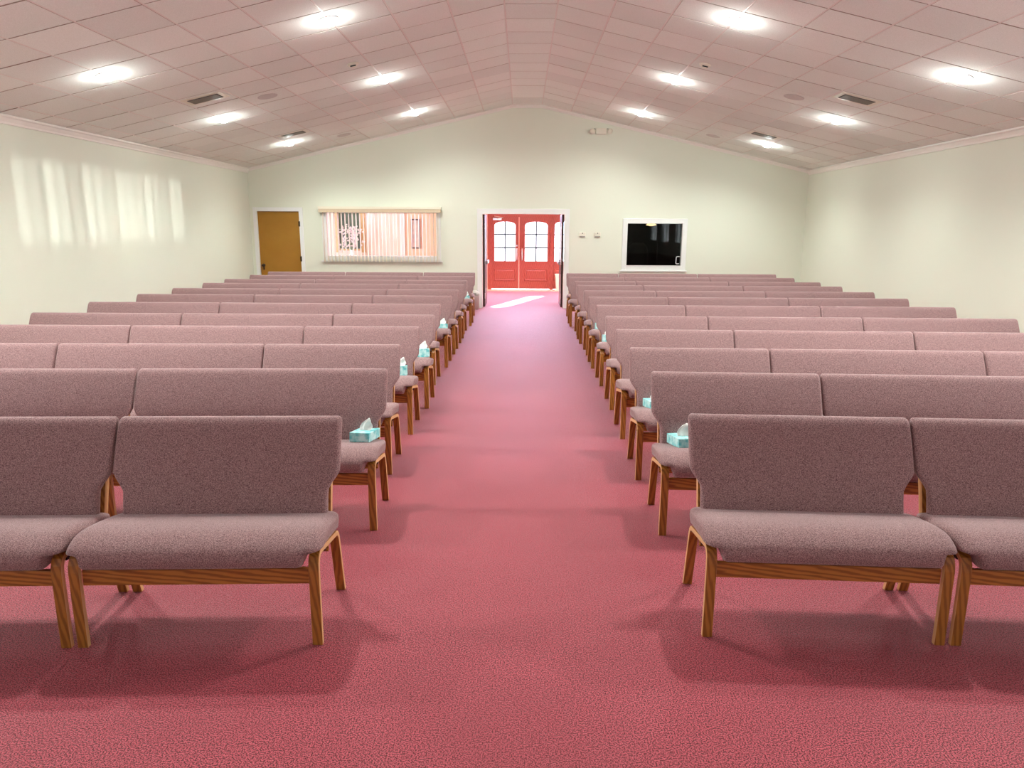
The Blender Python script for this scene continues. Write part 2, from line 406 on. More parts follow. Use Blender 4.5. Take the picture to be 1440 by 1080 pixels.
# ---------------------------------------------------------------- window with vertical blinds
w = bpy.data.objects.new('window_1', None); COL.objects.link(w); w.location = ((WL0 + WL1) / 2, YB, WLz0)
struct(w, 'wide interior window into the lobby behind open vertical blinds', 'window'); W1 = w
def ch(o, p):
    o.parent = p; o.matrix_parent_inverse = Matrix.Translation(p.location).inverted(); return o
ch(casing('window_frame', WL0, WL1, WLz0, WLz1, .085, None, True, parent=W1), W1)
ch(boxo('glass_pane', M['glass'], WL0 + .012, WL1 - .012, YB + .05, YB + .056, WLz0 + .012, WLz1 - .012), W1)
ch(boxo('window_sill', M['trim'], WL0 - .12, WL1 + .12, YB - .05, YB, WLz0 - .115, WLz0 - .095), W1)
bl = empty('vertical_blind', (-3.05, YB - .09, .95), 'cream vertical blind with slats turned open over the lobby window', 'blind')
bm = new(); box(bm, -4.36, -1.74, YB - .135, YB - .022, 2.095, 2.145)
ch(link('head_box', bm, M['blind'], bevel=.003), bl)
bm = new(); box(bm, -4.35, -1.75, YB - .128, YB - .10, 2.025, 2.095)  # set-back band with the head rail's shade in its colour
for xx in (-4.35, -1.762): box(bm, xx, xx + .012, YB - .10, YB - .022, 2.025, 2.095)
ch(link('valance', bm, M['valance'], bevel=.002), bl)
nS = 32
for i in range(nS):
    x = -4.27 + i * (2.44 / (nS - 1))
    bm = new()
    pts = []
    for k in range(7):
        t = (k / 6 - .5); pts.append((.0045 * (1 - 4 * t * t), t * .087))
    lo = [(a, b_) for a, b_ in pts] + [(a - .0012, b_) for a, b_ in reversed(pts)]
    loft(bm, [[(a, b_, z) for a, b_ in lo] for z in (.985, 2.06)])
    o = link('slat', bm, M['blind'], smooth=False); o.location = (x, YB - .085, 0); o.rotation_euler = (0, 0, radians(-3 + random.uniform(-2.5, 2.5)))
    ch(o, bl)
bm = new(); tube(bm, [(-1.80, YB - .115, 2.03), (-1.80, YB - .118, 1.4), (-1.80, YB - .118, .99)], .004, 6); ch(link('wand', bm, M['blind']), bl)

# ---------------------------------------------------------------- right window into the dark booth
w = bpy.data.objects.new('window_2', None); COL.objects.link(w); w.location = ((WR0 + WR1) / 2, YB, WRz0)
struct(w, 'white framed interior window onto a dark room, right of the doorway', 'window')
ch(casing('window_frame', WR0, WR1, WRz0, WRz1, .09, None, True, parent=w), w)
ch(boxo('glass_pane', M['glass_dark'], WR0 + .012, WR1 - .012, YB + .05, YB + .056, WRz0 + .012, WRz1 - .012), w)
ch(boxo('window_sill', M['trim'], WR0 - .12, WR1 + .12, YB - .04, YB, WRz0 - .115, WRz0 - .09), w)
bm = new(); hx = WR1 - .025; tube(bm, [(hx, YB + .045, 1.13), (hx - .07, YB + .005, 1.13), (hx - .085, YB + .005, 1.12), (hx - .09, YB + .005, .985), (hx - .075, YB + .005, .975), (hx - .02, YB + .045, .975)], .0075, 8)
ch(link('pull_handle', bm, M['trim'], smooth=True), w)

# ---------------------------------------------------------------- lobby and booth shells
Y0 = YB + .12
def lobby_back(x0, x1, zs): box(bm, x0, x1, FOY, FOY + .12, *zs)
bm = new()
GW0, GW1, GWz0, GWz1 = -5.2, -4.57, 1.12, 2.2       # lobby window
for a in ((-8.1, GW0, 0, 2.6), (GW0, GW1, 0, GWz0), (GW0, GW1, GWz1, 2.6), (GW1, -.99, 0, 2.6), (-.99, 1.40, 2.10, 2.6), (1.40, 1.62, 0, 2.6)):
    box(bm, a[0], a[1], FOY, FOY + .12, a[2], a[3])
box(bm, -8.1, -8.0, Y0, FOY, 0, 2.6)
struct(link('wall_lobby', bm, M['foyer_wall']), 'peach lobby wall holding the red entrance doors', 'wall')
struct(boxo('wall_lobby_right', M['foyer_wall'], 1.5, 1.62, Y0, FOY, 0, 2.6), 'lobby side wall right of the entrance doors', 'wall')
bm = new(); box(bm, -3.02, -1.95, 19.0, FOY, 0, 2.6)
struct(link('wall_lobby_pier', bm, M['foyer_tan']), 'apricot lobby wall pier seen through the right half of the blinds', 'wall')
struct(boxo('ceiling_lobby', M['foyer_ceiling'], -8.1, 1.62, Y0, FOY + .12, 2.6, 2.7), 'plain lobby ceiling', 'ceiling')
struct(boxo('trim_6', M['plastic'], -3.14, -3.02, 18.97, 19.12, 0, 2.6), 'pale corner post of the lobby pier', 'trim')
# dark room
bm = new()
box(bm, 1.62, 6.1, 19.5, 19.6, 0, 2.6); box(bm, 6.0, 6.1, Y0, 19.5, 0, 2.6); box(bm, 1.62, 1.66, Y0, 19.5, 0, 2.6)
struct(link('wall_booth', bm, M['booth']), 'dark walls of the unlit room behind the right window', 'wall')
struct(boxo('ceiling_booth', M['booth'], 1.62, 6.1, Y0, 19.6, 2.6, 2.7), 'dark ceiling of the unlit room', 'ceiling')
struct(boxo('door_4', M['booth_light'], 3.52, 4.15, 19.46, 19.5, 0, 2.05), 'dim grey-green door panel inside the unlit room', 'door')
# glowing dome imitates a lamp reflected in the booth glass
pl = empty('lamp_reflection', (2.98, 17.4, 1.80), 'small amber glowing dome imitating a lamp reflection in the dark window', 'lamp')
bm = new(); lathe(bm, [(.02, .06), (.05, .055), (.10, .02), (.12, 0), (.115, -.004), (.04, -.02), (.001, -.024)], 24); link('reflection_dome', bm, M['amber_reflection'], pl, smooth=True)
bm = new(); cyl(bm, (0, 0, .055), .006, .745, 'z', 8); link('rod', bm, M['dark_metal'], pl)
# chair silhouette and counter in the dark room
bc = empty('office_chair', (2.78, 17.9, 0), 'black high-backed office chair standing in the dark room', 'chair')
bm = new(); loft(bm, [[(x * wd, y * .05, z) for x, y in ((-1, -.4), (-.6, -1), (.6, -1), (1, -.4), (1, .6), (.5, 1), (-.5, 1), (-1, .6))] for z, wd in ((.55, .2), (.7, .24), (1.1, .24), (1.3, .2), (1.38, .12))]); link('backrest', bm, M['black'], bc, smooth=True)
bm = new(); box(bm, -.24, .24, -.5, -.02, .45, .53); link('seat', bm, M['black'], bc, bevel=.02)
bm = new(); cyl(bm, (0, -.25, .08), .03, .37, 'z', 10); link('column', bm, M['dark_metal'], bc)
for k in range(5):
    t = 2 * pi * k / 5; bm = new(); tube(bm, [(0, -.25, .1), (.26 * cos(t), -.25 + .26 * sin(t), .06), (.29 * cos(t), -.25 + .29 * sin(t), .012)], .012, 6); link('leg', bm, M['dark_metal'], bc)
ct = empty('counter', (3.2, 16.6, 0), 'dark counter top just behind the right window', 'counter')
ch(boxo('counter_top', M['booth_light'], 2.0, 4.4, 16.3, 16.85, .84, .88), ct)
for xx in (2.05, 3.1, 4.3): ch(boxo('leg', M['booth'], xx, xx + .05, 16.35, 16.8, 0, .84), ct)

# ---------------------------------------------------------------- red entrance doors
fr = new()
for a, b_ in ((-.99, -.884), (.770, .872), (1.336, 1.42)): box(fr, a, b_, FOY - .05, FOY + .09, 0, 2.03)
box(fr, -.99, 1.42, FOY - .05, FOY + .09, 2.012, 2.10)
struct(link('trim_7', fr, M['mahog'], bevel=.004), 'red wooden frame around the entrance doors and sidelight', 'door frame')
def glazed_leaf(name, x0, x1, gx0, gx1, label, arch=.09):
    """door leaf with an arched opening of six lights over a raised panel"""
    y0, y1 = FOY - .03, FOY + .015
    z0, z1, ga, gz = .02, 2.02, .80, 1.80
    root = bpy.data.objects.new(name, None); COL.objects.link(root); root.location = ((x0 + x1) / 2, FOY, 0); struct(root, label, 'door')
    bm = new()
    box(bm, x0, gx0, y0, y1, z0, z1); box(bm, gx1, x1, y0, y1, z0, z1); box(bm, gx0, gx1, y0, y1, z0, ga)
    n = 14; xs = [gx0 + (gx1 - gx0) * i / n for i in range(n + 1)]
    za = [gz + arch * math.sqrt(max(0, 1 - (2 * i / n - 1) ** 2)) ** .9 for i in range(n + 1)]
    for i in range(n):
        q = [[bm.verts.new(p) for p in ((xs[i], y, za[i]), (xs[i + 1], y, za[i + 1]), (xs[i + 1], y, z1), (xs[i], y, z1))] for y in (y0, y1)]
        bm.faces.new(q[0]); bm.faces.new(q[1][::-1])
        for a in range(4): bm.faces.new((q[0][a], q[0][(a + 1) % 4], q[1][(a + 1) % 4], q[1][a]))
    ch(link('leaf', bm, M['mahog']), root)
    bm = new(); px0, px1 = gx0 - .01, gx1 + .01
    if px1 - px0 > .35:
        loft(bm, [[(px0 + e, y, .24 + e), (px1 - e, y, .24 + e), (px1 - e, y, .60 - e), (px0 + e, y, .60 - e)] for e, y in ((0, y0 + .001), (.012, y0 - .014), (.03, y0 - .014), (.045, y0 - .004), (.075, y0 - .012))])
        ch(link('raised_panel', bm, M['mahog']), root)
    return root, (gx0, gx1, ga, gz, arch, xs, za)
def pane(root, G, m):
    gx0, gx1, ga, gz, arch, xs, za = G; bm = new()
    for i in range(len(xs) - 1):
        q = [[bm.verts.new(p) for p in ((xs[i], y, ga), (xs[i + 1], y, ga), (xs[i + 1], y, za[i + 1]), (xs[i], y, za[i]))] for y in (FOY - .006, FOY)]
        bm.faces.new(q[0]); bm.faces.new(q[1][::-1])
        for a in range(4): bm.faces.new((q[0][a], q[0][(a + 1) % 4], q[1][(a + 1) % 4], q[1][a]))
    bmesh.ops.remove_doubles(bm, verts=bm.verts, dist=1e-5)
    ch(link('glass_pane', bm, m), root)
    bm = new(); xm = (gx0 + gx1) / 2
    if gx1 - gx0 > .5: box(bm, xm - .017, xm + .017, FOY - .016, FOY - .007, ga, gz + arch)
    for f in (.34, .68): z = ga + (gz + arch - ga) * f; box(bm, gx0, gx1, FOY - .016, FOY - .007, z - .016, z + .016)
    ch(link('muntins', bm, M['muntin']), root)
r1, G = glazed_leaf('door_5', -.888, -.118, -.80, -.205, 'left red entrance door with arched six-light glazing'); pane(r1, G, M['pane_glow'])
r2, G = glazed_leaf('door_6', -.095, .776, .06, .695, 'right red entrance door with arched six-light glazing'); pane(r2, G, M['pane_glow'])
r3, G = glazed_leaf('window_3', .868, 1.34, .90, 1.30, 'narrow red framed sidelight right of the entrance doors'); pane(r3, G, M['glass'])
ch(boxo('astragal', M['brass'], -.122, -.092, FOY - .05, FOY - .03, .02, 2.02), r1)
def pull(x, z0, z1, root):
    bm = new(); y = FOY - .03
    tube(bm, [(x, y, z0 + .03), (x, y - .05, z0 + .03), (x, y - .06, z0 + .05), (x, y - .06, z1 - .05), (x, y - .05, z1 - .03), (x, y, z1 - .03)], .011, 8)
    box(bm, x - .02, x + .02, y - .006, y, z0, z1)
    ch(link('pull_handle', bm, M['steel'], smooth=True), root)
pull(-.165, .82, 1.16, r1); pull(-.02, .82, 1.16, r2)
bm = new(); cyl(bm, (-.165, FOY - .03, 1.23), .024, -.02, 'y', 16); ch(link('lock', bm, M['steel']), r1)
bm = new(); box(bm, -.84, -.60, FOY - .085, FOY - .03, 1.93, 1.99); tube(bm, [(-.72, FOY - .09, 1.98), (-.55, FOY - .20, 2.0), (-.80, FOY - .06, 2.04)], .009, 6); ch(link('door_closer', bm, M['steel']), r1)

# lobby furniture
bn = empty('waste_bin', (1.08, 20.75, 0.004), 'tall cream waste bin beside the right sidelight in the lobby', 'bin')
bm = new()
def rr(hx, hy, z, r=.03): 
    P = []
    for sx, sy, a0 in ((1, 1, 0), (-1, 1, 90), (-1, -1, 180), (1, -1, 270)):
        for k in range(4):
            t = radians(a0 + k * 30); P.append((sx * (hx - r) + r * cos(t), sy * (hy - r) + r * sin(t), z))
    return P
loft(bm, [rr(.13, .10, 0), rr(.165, .13, .42)]); link('bin_body', bm, M['bin_cream'], bn)
bm = new(); loft(bm, [rr(.172, .137, .42), rr(.172, .137, .45), rr(.15, .115, .455)]); link('rim', bm, M['bin_cream'], bn)
wb = empty('waste_basket', (-1.02, 15.72, 0), 'small off-white lidded waste basket against the left doorway casing', 'bin')
bm = new(); lathe(bm, [(.085, 0), (.105, .28), (.108, .285), (.108, .30), (.10, .30)], 24); link('bin_body', bm, M['bin_white'], wb, smooth=True)
bm = new(); lathe(bm, [(.106, .30), (.10, .34), (.075, .38), (.03, .40), (.001, .402)], 24); link('lid', bm, M['bin_white'], wb, smooth=True)
bm = new(); box(bm, -.035, .035, -.112, -.085, .315, .36); link('flap', bm, M['grey_plastic'], wb)

# lobby window with oak trim, the view, and blossoms in a vase
w = bpy.data.objects.new('window_4', None); COL.objects.link(w); w.location = (-4.885, FOY, GWz0)
struct(w, 'oak framed lobby window with a dark green view, seen through the blinds', 'window')
bm = new(); box(bm, GW0 - .10, GW0, FOY - .03, FOY, GWz0 - .1, GWz1 + .1); box(bm, GW1, GW1 + .12, FOY - .03, FOY, GWz0 - .1, GWz1 + .1); box(bm, GW0, GW1, FOY - .03, FOY, GWz1, GWz1 + .1); box(bm, GW0, GW1, FOY - .05, FOY, GWz0 - .05, GWz0)
ch(link('window_frame', bm, M['oaktrim']), w)
ch(boxo('glass_pane', M['foliage_bg'], GW0, GW1, FOY + .05, FOY + .06, GWz0, GWz1), w)
tb = empty('console_table', (-4.75, 20.45, 0), 'low console table under the oak framed lobby window', 'table')
bm = new(); box(bm, -.65, .45, -.2, .2, .74, .78); link('tabletop', bm, M['mahog'], tb)
for sx in (-.6, .36):
    for sy in (-.16, .12): bm = new(); box(bm, sx, sx + .05, sy, sy + .05, 0, .74); link('leg', bm, M['mahog'], tb)
vs = empty('flower_vase', (-4.72, 20.4, .78), 'white vase of pink and white blossom sprays on the lobby table', 'flowers')
bm = new(); lathe(bm, [(.05, 0), (.08, .06), (.09, .15), (.06, .26), (.045, .30), (.06, .33)], 20); link('vase', bm, M['ceramic'], vs, smooth=True)
st, bs = new(), new()
for i in range(34):
    a, e = random.uniform(0, 2 * pi), random.uniform(.35, 1.0)
    tip = Vector((.30 * e * cos(a), .14 * e * sin(a), random.uniform(.45, .98)))
    tube(st, [(0, 0, .3), (tip.x * .4, tip.y * .4, .3 + (tip.z - .3) * .6), tip], .004, 4)
    for k in range(7):
        p = tip + Vector((random.gauss(0, .045), random.gauss(0, .04), random.gauss(-.03, .06)))
        bmesh.ops.create_icosphere(bs, subdivisions=1, radius=random.uniform(.016, .032), matrix=Matrix.Translation(p))
link('stems', st, M['stem'], vs); link('blossoms', bs, M['blossom'], vs)
pf = empty('framed_picture', (-2.74, 18.985, 1.56), 'tall narrow framed print on the apricot lobby pier', 'picture')
bm = new()
for a in ((-.115, -.085, -.37, .37), (.085, .115, -.37, .37), (-.085, .085, .34, .37), (-.085, .085, -.37, -.34)): box(bm, a[0], a[1], -.025, .012, a[2], a[3])
link('frame', bm, M['frame_dark'], pf); bm = new(); box(bm, -.085, .085, -.008, .01, -.34, .34); link('print', bm, M['picture'], pf)

# outside
struct(boxo('floor_porch', M['paving'], -30, 30, FOY + .12, 60, -.12, -.02), 'pale concrete forecourt outside the entrance doors', 'ground')

# ---------------------------------------------------------------- wall fittings
for x, which in ((1.277, 'nearer the doorway'), (1.60, 'nearer the dark window')):
    t = empty('thermostat', (x, YB + .002, 1.585), 'small cream wall thermostat, the one %s' % which, 'thermostat', 'pair of wall thermostats')
    bm = new(); box(bm, -.065, .065, -.028, 0, -.04, .05); link('case', bm, M['plastic'], t, bevel=.006)
    bm = new(); box(bm, -.055, .055, -.031, -.02, -.052, -.032); link('shade_strip', bm, M['grey_plastic'], t)  # grey strip imitates the shade below the case
    bm = new(); cyl(bm, (0, -.028, .028), .011, -.004, 'y', 12); link('dial', bm, M['black'], t)
t = empty('emergency_light', (1.609, YB, 3.70), 'cream twin-head emergency light high on the far wall', 'light')
bm = new(); box(bm, -.11, .11, -.07, 0, -.07, .05); link('case', bm, M['plastic'], t, bevel=.008)
for s in (-1, 1):
    bm = new(); lathe(bm, [(.02, 0), (.05, .012), (.058, .05), (.05, .058), (.001, .056)], 20)
    bmesh.ops.transform(bm, matrix=Matrix.Translation((s * .165, -.055, -.005)) @ Matrix.Rotation(radians(105), 4, 'X') @ Matrix.Rotation(s * radians(20), 4, 'Y'), verts=bm.verts)
    h = link('lamp_head', bm, M['plastic'], t, smooth=True)
    bm = new(); tube(bm, [(s * .10, -.03, .03), (s * .14, -.04, .045), (s * .16, -.05, .03)], .007, 6); link('arm', bm, M['grey_plastic'], t)

# ---------------------------------------------------------------- ceiling fittings
def slope_frame(x, y, drop=0.):
    s = 1 if x > XR else -1
    z = ceil_z(x)
    n = Vector((-s * sin(SL), 0, -cos(SL)))
    e = Matrix.Rotation(s * SL, 4, 'Y')     # local x runs down the slope, local z is the upward normal
    return Matrix.Translation(Vector((x, y, z)) + n * drop) @ e
def set_m(o, m): o.matrix_world = m; o.location = m.to_translation(); o.rotation_euler = m.to_euler()
LX = [(-4.38, 'outer left'), (-2.02, 'inner left'), (2.18, 'inner right'), (4.52, 'outer right')]
LY = [(14.24, 'farthest'), (11.16, 'middle'), (8.09, 'nearest')]
proto = empty('downlight', (0, 0, 0), '', 'ceiling light')
bm = new(); lathe(bm, [(.078, -.001), (.105, -.001), (.105, .004), (.098, .008), (.078, .003)], 28); bmesh.ops.scale(bm, vec=(1, 1, -1), verts=bm.verts); link('trim_ring', bm, M['lamp_ring'], proto, smooth=True)
bm = new(); lathe(bm, [(.079, -.002), (.080, -.016), (.070, -.036), (.045, -.052), (.001, -.058)], 24); link('bulb', bm, M['lamp_disc'], proto, smooth=True)
first = True
for x, cx in LX:
    for y, cy in LY:
        o = proto if first else clone(proto); first = False
        set_m(o, slope_frame(x, y, .014))
        o['label'] = 'lit round recessed downlight, %s of the three in the %s row of the ceiling' % (cy, cx); o['group'] = 'recessed downlights in the ceiling'
PW = 100.; GLOW = 1.3
def spot(x, y, p=PW):
    l = bpy.data.lights.new('downlight_beam', 'SPOT'); l.energy = p; l.color = (.95, 1., .93); l.shadow_soft_size = .075
    l.spot_size = radians(155); l.spot_blend = .75
    o = bpy.data.objects.new('downlight_beam', l); COL.objects.link(o); set_m(o, slope_frame(x, y, .06))
def glow(x, y, p):
    l = bpy.data.lights.new('downlight_bulb_glow', 'POINT'); l.energy = p; l.color = (.96, 1., .96); l.shadow_soft_size = .05
    o = bpy.data.objects.new('downlight_bulb_glow', l); COL.objects.link(o); set_m(o, slope_frame(x, y, .16))
for x, _ in LX:
    for y in (14.24, 11.16, 8.09, 5.02): glow(x, y, GLOW)
for x, _ in LX:
    for y, f in ((14.24, 1), (11.16, 1), (8.09, 1.), (5.02, 1.1), (1.95, .03)): spot(x, y, PW * f)

def vent(x, y, label):
    t = empty('air_vent', (0, 0, 0), label, 'vent', 'dark ceiling air vents'); set_m(t, slope_frame(x, y, .012))
    bm = new(); box(bm, -.26, .26, -.17, .17, -.006, 0); link('backing', bm, M['plastic'], t)
    bm = new(); box(bm, -.20, .20, -.11, .11, -.009, -.005); link('recess', bm, M['grille_dark'], t)
    bm = new()
    for k in range(9): yy = -.09 + k * .0225; box(bm, -.19, .19, yy - .005, yy + .005, -.016, -.008, Matrix.Rotation(0, 4, 'X'))
    link('louvres', bm, M['grille'], t)
vent(-4.10, 9.89, 'dark rectangular ceiling vent on the left slope, nearer one'); vent(-4.08, 13.51, 'dark rectangular ceiling vent on the left slope, farther one')
vent(4.22, 9.86, 'dark rectangular ceiling vent on the right slope, nearer one'); vent(4.22, 13.50, 'dark rectangular ceiling vent on the right slope, farther one')
for x, y, l in ((-3.507, 10.53, 'left slope, nearer one'), (-3.485, 14.80, 'left slope, farther one'), (3.647, 10.5, 'right slope, nearer one'), (3.637, 14.74, 'right slope, farther one')):
    t = empty('ceiling_speaker', (0, 0, 0), 'flush round grey ceiling speaker on the ' + l, 'speaker', 'round ceiling speakers'); set_m(t, slope_frame(x, y, .013))
    bm = new(); lathe(bm, [(.135, 0), (.135, -.006), (.125, -.008), (.12, -.004)], 32); link('rim', bm, M['speaker'], t, smooth=True)
    bm = new(); cyl(bm, (0, 0, -.0055), .121, .004, 'z', 32); link('grille', bm, M['speaker'], t)
for x, y, l in ((-2.193, 9.96, 'left'), (2.311, 9.99, 'right')):
    t = empty('smoke_detector', (0, 0, 0), 'small cream smoke detector on the %s ceiling slope' % l, 'smoke detector', 'smoke detectors on the ceiling'); set_m(t, slope_frame(x, y, .013))
    bm = new(); lathe(bm, [(.075, 0), (.075, -.012), (.065, -.02), (.045, -.024), (.04, -.045), (.03, -.05), (.001, -.05)], 24); link('case', bm, M['plastic'], t, smooth=True)
    bm = new(); box(bm, -.036, .036, -.046, -.038, -.042, -.028); link('sensor_slot', bm, M['black'], t)

# ---------------------------------------------------------------- benches
def ss(a, b, x): t = max(0., min(1., (x - a) / (b - a))); return t * t * (3 - 2 * t)
U_PATH = [(.014, 0), (.012, .18), (.012, .335), (.016, .362), (.028, .384), (.048, .396), (.075, .397), (.36, .344), (.385, .335), (.402, .318), (.412, .295), (.452, .15), (.492, 0)]
def u_top(y): return .412 - (y - .05) * .185
def strip(bm, path, xc, wid, th):
    loops = []
    P = [Vector((0, a, b)) for a, b in path]
    for i, p in enumerate(P):
        d = (P[min(i + 1, len(P) - 1)] - P[max(i - 1, 0)]).normalized(); n = Vector((0, -d.z, d.y))
        if i in (0, len(P) - 1) and abs(p.z) < 1e-6: n = Vector((0, -1 if d.z > 0 else 1, 0)) * 1.0
        h = th / 2
        loops.append([(xc - wid / 2, p.y + n.y * h, p.z + n.z * h), (xc + wid / 2, p.y + n.y * h, p.z + n.z * h), (xc + wid / 2, p.y - n.y * h, p.z - n.z * h), (xc - wid / 2, p.y - n.y * h, p.z - n.z * h)])
    loft(bm, loops)
def lerp(a, b, t): return a + (b - a) * t
def edge_mat(o):
    o.data.materials.append(M['ply_edge'])
    for p in o.data.polygons:
        if abs(p.normal.x) > .8: p.material_index = 1
    return o
def make_bench(w, name):
    root = empty(name, (0, 0, 0), '', 'bench')
    h = w / 2 - .003
    # seat cushion: sections in y-z lofted along x
    A = [(.44, .375), (.448, .40), (.44, .422), (.40, .433), (.33, .447), (.25, .462), (.17, .475), (.10, .480), (.05, .474), (.015, .459), (-.012, .444), (-.030, .425), (-.038, .402), (-.036, .380), (-.024, .363), (-.006, .355), (.02, .352), (.06, .355), (.12, .362), (.22, .352), (.32, .342), (.41, .345)]
    B = []
    for (y, z) in A:
        if z < .40 or y < -.03: 
            yy = y if y > .03 else lerp(y, .02, .45); B.append((yy, max(z, u_top(max(yy, .05)) + .004) if y > -.02 else max(z, .418)))
        else: B.append((y, z))
    ends = [(.000, .40), (.003, .56), (.009, .71), (.018, .83), (.030, .92), (.045, .975), (.058, 1.), (.066, 1.), (.078, 1.), (.092, 1.), (.12, 1.)]
    st = [(-h + d, s, d) for d, s in ends] + [(x, 1., .2) for x in [lerp(-h + .16, h - .16, k / 6) for k in range(7)]] + [(h - d, s, d) for d, s in reversed(ends)]
    loops = []
    for x, s, dd in st:
        e = 1 - ss(.056, .082, dd)
        L_ = []
        for (a, b) in zip(A, B):
            y, z = lerp(a[0], b[0], e), lerp(a[1], b[1], e)
            cy, cz = .2, .432
            y = cy + (y - cy) * lerp(1, s, .55); z = cz + (z - cz) * lerp(s, 1, .12)
            z -= .012 * (1 - s)
            L_.append((x, y, z))
        loops.append(L_)
    bm = new(); loft(bm, loops); link('seat', bm, M['fabric'], root, smooth=True)
    # backrest
    loops = []
    SS = [(.385, .30), (.388, .62), (.395, .85), (.41, 1), (.45, 1), (.50, 1), (.535, 1), (.565, 1), (.59, 1), (.615, 1), (.66, 1), (.71, 1), (.76, 1), (.80, 1), (.822, .98), (.834, .86), (.841, .66), (.845, .35)]
    for z, k in SS:
        t = (z - .385) / .46
        yc = .386 + .125 * t + .050 * t * t - .01 * sin(pi * t)
        ht = .027 * k
        hw = h - .052 * (1 - ss(.525, .625, z)) - .001
        hw -= (1 - k) * .020
        P = []
        r = min(ht, .022) * .95
        for sx, sy, a0 in ((1, 1, 0), (-1, 1, 90), (-1, -1, 180), (1, -1, 270)):
            for q in range(5):
                tt = radians(a0 + q * 22.5)
                P.append((sx * (hw - r) + r * cos(tt), yc + sy * (ht - r) + r * sin(tt), z - .0))
        loops.append(P)
    bm = new(); loft(bm, loops); link('backrest', bm, M['fabric'], root, smooth=True)
    for s in (-1, 1):
        bm = new(); strip(bm, U_PATH, s * (h - .031), .043, .024); edge_mat(link('leg_frame', bm, M['wood'], root, bevel=.003))
    for s in (-1, 1):
        bm = new(); strip(bm, [(.33, .335), (.385, .345), (.42, .37), (.447, .41), (.472, .50), (.515, .64), (.545, .72)], s * (h - .052 - .009), .026, .034)
        edge_mat(link('back_post', bm, M['wood'], root, bevel=.002))
    for y, z in ((.022, .300), (.36, .285)):
        bm = new(); box(bm, -h + .052, h - .052, y, y + .022, z - .03, z + .038)
        link('rail', bm, M['rail'], root, bevel=.003)
    for s in (-1, 1):
        bm = new(); box(bm, s * (h - .052) - .012, s * (h - .052) + .012, .10, .16, u_top(.13) - .05, u_top(.13) - .012); box(bm, s * (h - .026) - .01, s * (h - .026) + .01, .155, .175, u_top(.165) - .035, u_top(.165) + .006)
        link('bracket', bm, M['dark_metal'], root)
    return root
P2, P3 = 1.034, 1.551
two = make_bench(P2, 'two_seat_bench'); three = make_bench(P3, 'three_seat_bench')
used = set()
YL = [3.30, 4.48, 5.46, 6.485, 7.40, 8.48, 9.52, 10.5, 11.52, 12.43, 13.5, 14.6]
YR = [3.405, 4.46, 5.396, 6.405] + YL[4:]
XLa = [-.836, -.836, -.914, -.912, -.885, -.943, -.913, -.909, -.91, -.93, -.89, -.935]
XRa = [.794, .796, .796, .817, .84, .85, .85, .869, .852, .876, .829, .862]
ordn = ['front', 'second', 'third', 'fourth', 'fifth', 'sixth', 'seventh', 'eighth', 'ninth', 'tenth', 'eleventh', 'rearmost']
lay = {(0, -1): [2, 3], (0, 1): [2, 3], (1, -1): [3, 2], (1, 1): [2, 3]}
TILT = [.045, .038, .024, .016, .006] + [0.] * 7
for i in range(12):
    for s in (-1, 1):
        x = XLa[i] if s < 0 else XRa[i]; y = (YL if s < 0 else YR)[i]
        L_ = lay.get((i, s), [2, 3, 3])
        al = TILT[i]; yv = y
        for j, n in enumerate(L_):
            wd = P2 if n == 2 else P3
            # step along the row line from the aisle end outwards; the pivot is the back edge of the bench
            bx, by = x + s * cos(al) * wd / 2, yv - sin(al) * wd / 2
            x += s * cos(al) * wd; yv -= sin(al) * wd
            src = two if n == 2 else three
            if src.name in used: o = clone(src)
            else: o = src; used.add(src.name)
            jit = random.uniform(-.005, .005); r = -s * al
            o.location = (bx + .555 * sin(r), by - .555 * cos(r) + jit, 0); o.rotation_euler = (0, 0, r + random.uniform(-.001, .001))
            side = 'left' if s < 0 else 'right'
            if j == 0: pos = 'beside the aisle'
            elif j == len(L_) - 1 and i > 1: pos = 'at the wall end'
            elif j == 1 and i < 2: pos = 'second from the aisle'
            else: pos = 'in the middle'
            o['label'] = 'mauve %s-seat bench %s, %s row of the %s block' % ('two' if n == 2 else 'three', pos, ordn[i], side)
            o['category'] = 'bench'; o['group'] = 'mauve upholstered benches in rows'

# ---------------------------------------------------------------- tissue boxes on the seats
def tissue_box(x, y, rz, label, kind=0, z=.455):
    t = empty('tissue_box', (x, y, .459), label, 'tissue box', 'aqua tissue boxes on the benches', rz)
    t.rotation_euler = (-.11, 0, rz)
    if kind == 1: hx, hy, hz = .055, .055, .082
    else: hx, hy, hz = .06, .105, .056
    bm = new(); box(bm, -hx, hx, -hy, hy, 0, hz); link('carton', bm, M['cyan_box'], t, bevel=.002)
    bm = new()
    rows = []
    for k in range(6):
        f = k / 5
        wd_ = .030 * (1 - .75 * max(0, f - .35) / .65) + .012 * sin(3.1 * f)
        rows.append([((q / 3 - 1) * wd_ + .030 * f * f + .004 * sin(q + k), -.014 + .010 * sin(q * 1.9 + kind) * (1 - .4 * f) + .022 * f + .010 * sin(f * 4), hz - .004 + f * (.068 + .012 * sin(q * .9 + .3))) for q in range(7)])
    V = [[bm.verts.new(p) for p in r] for r in rows]
    for a, b_ in zip(V, V[1:]):
        for q in range(6): bm.faces.new((a[q], a[q + 1], b_[q + 1], b_[q]))
    o = link('tissue', bm, M['paper'], t, smooth=True); md = o.modifiers.new('thick', 'SOLIDIFY'); md.thickness = .0015
    return t
tissue_box(-.945, 4.235, -.12, 'aqua tissue box on the second row left bench beside the aisle', 0, .446)
tissue_box(-1.05, 6.20, .1, 'upright aqua tissue box half hidden on the fourth row left bench', 1, .441)
tissue_box(-.98, 7.13, .35, 'aqua tissue box with a big loose tissue, fifth row left bench', 1, .441)
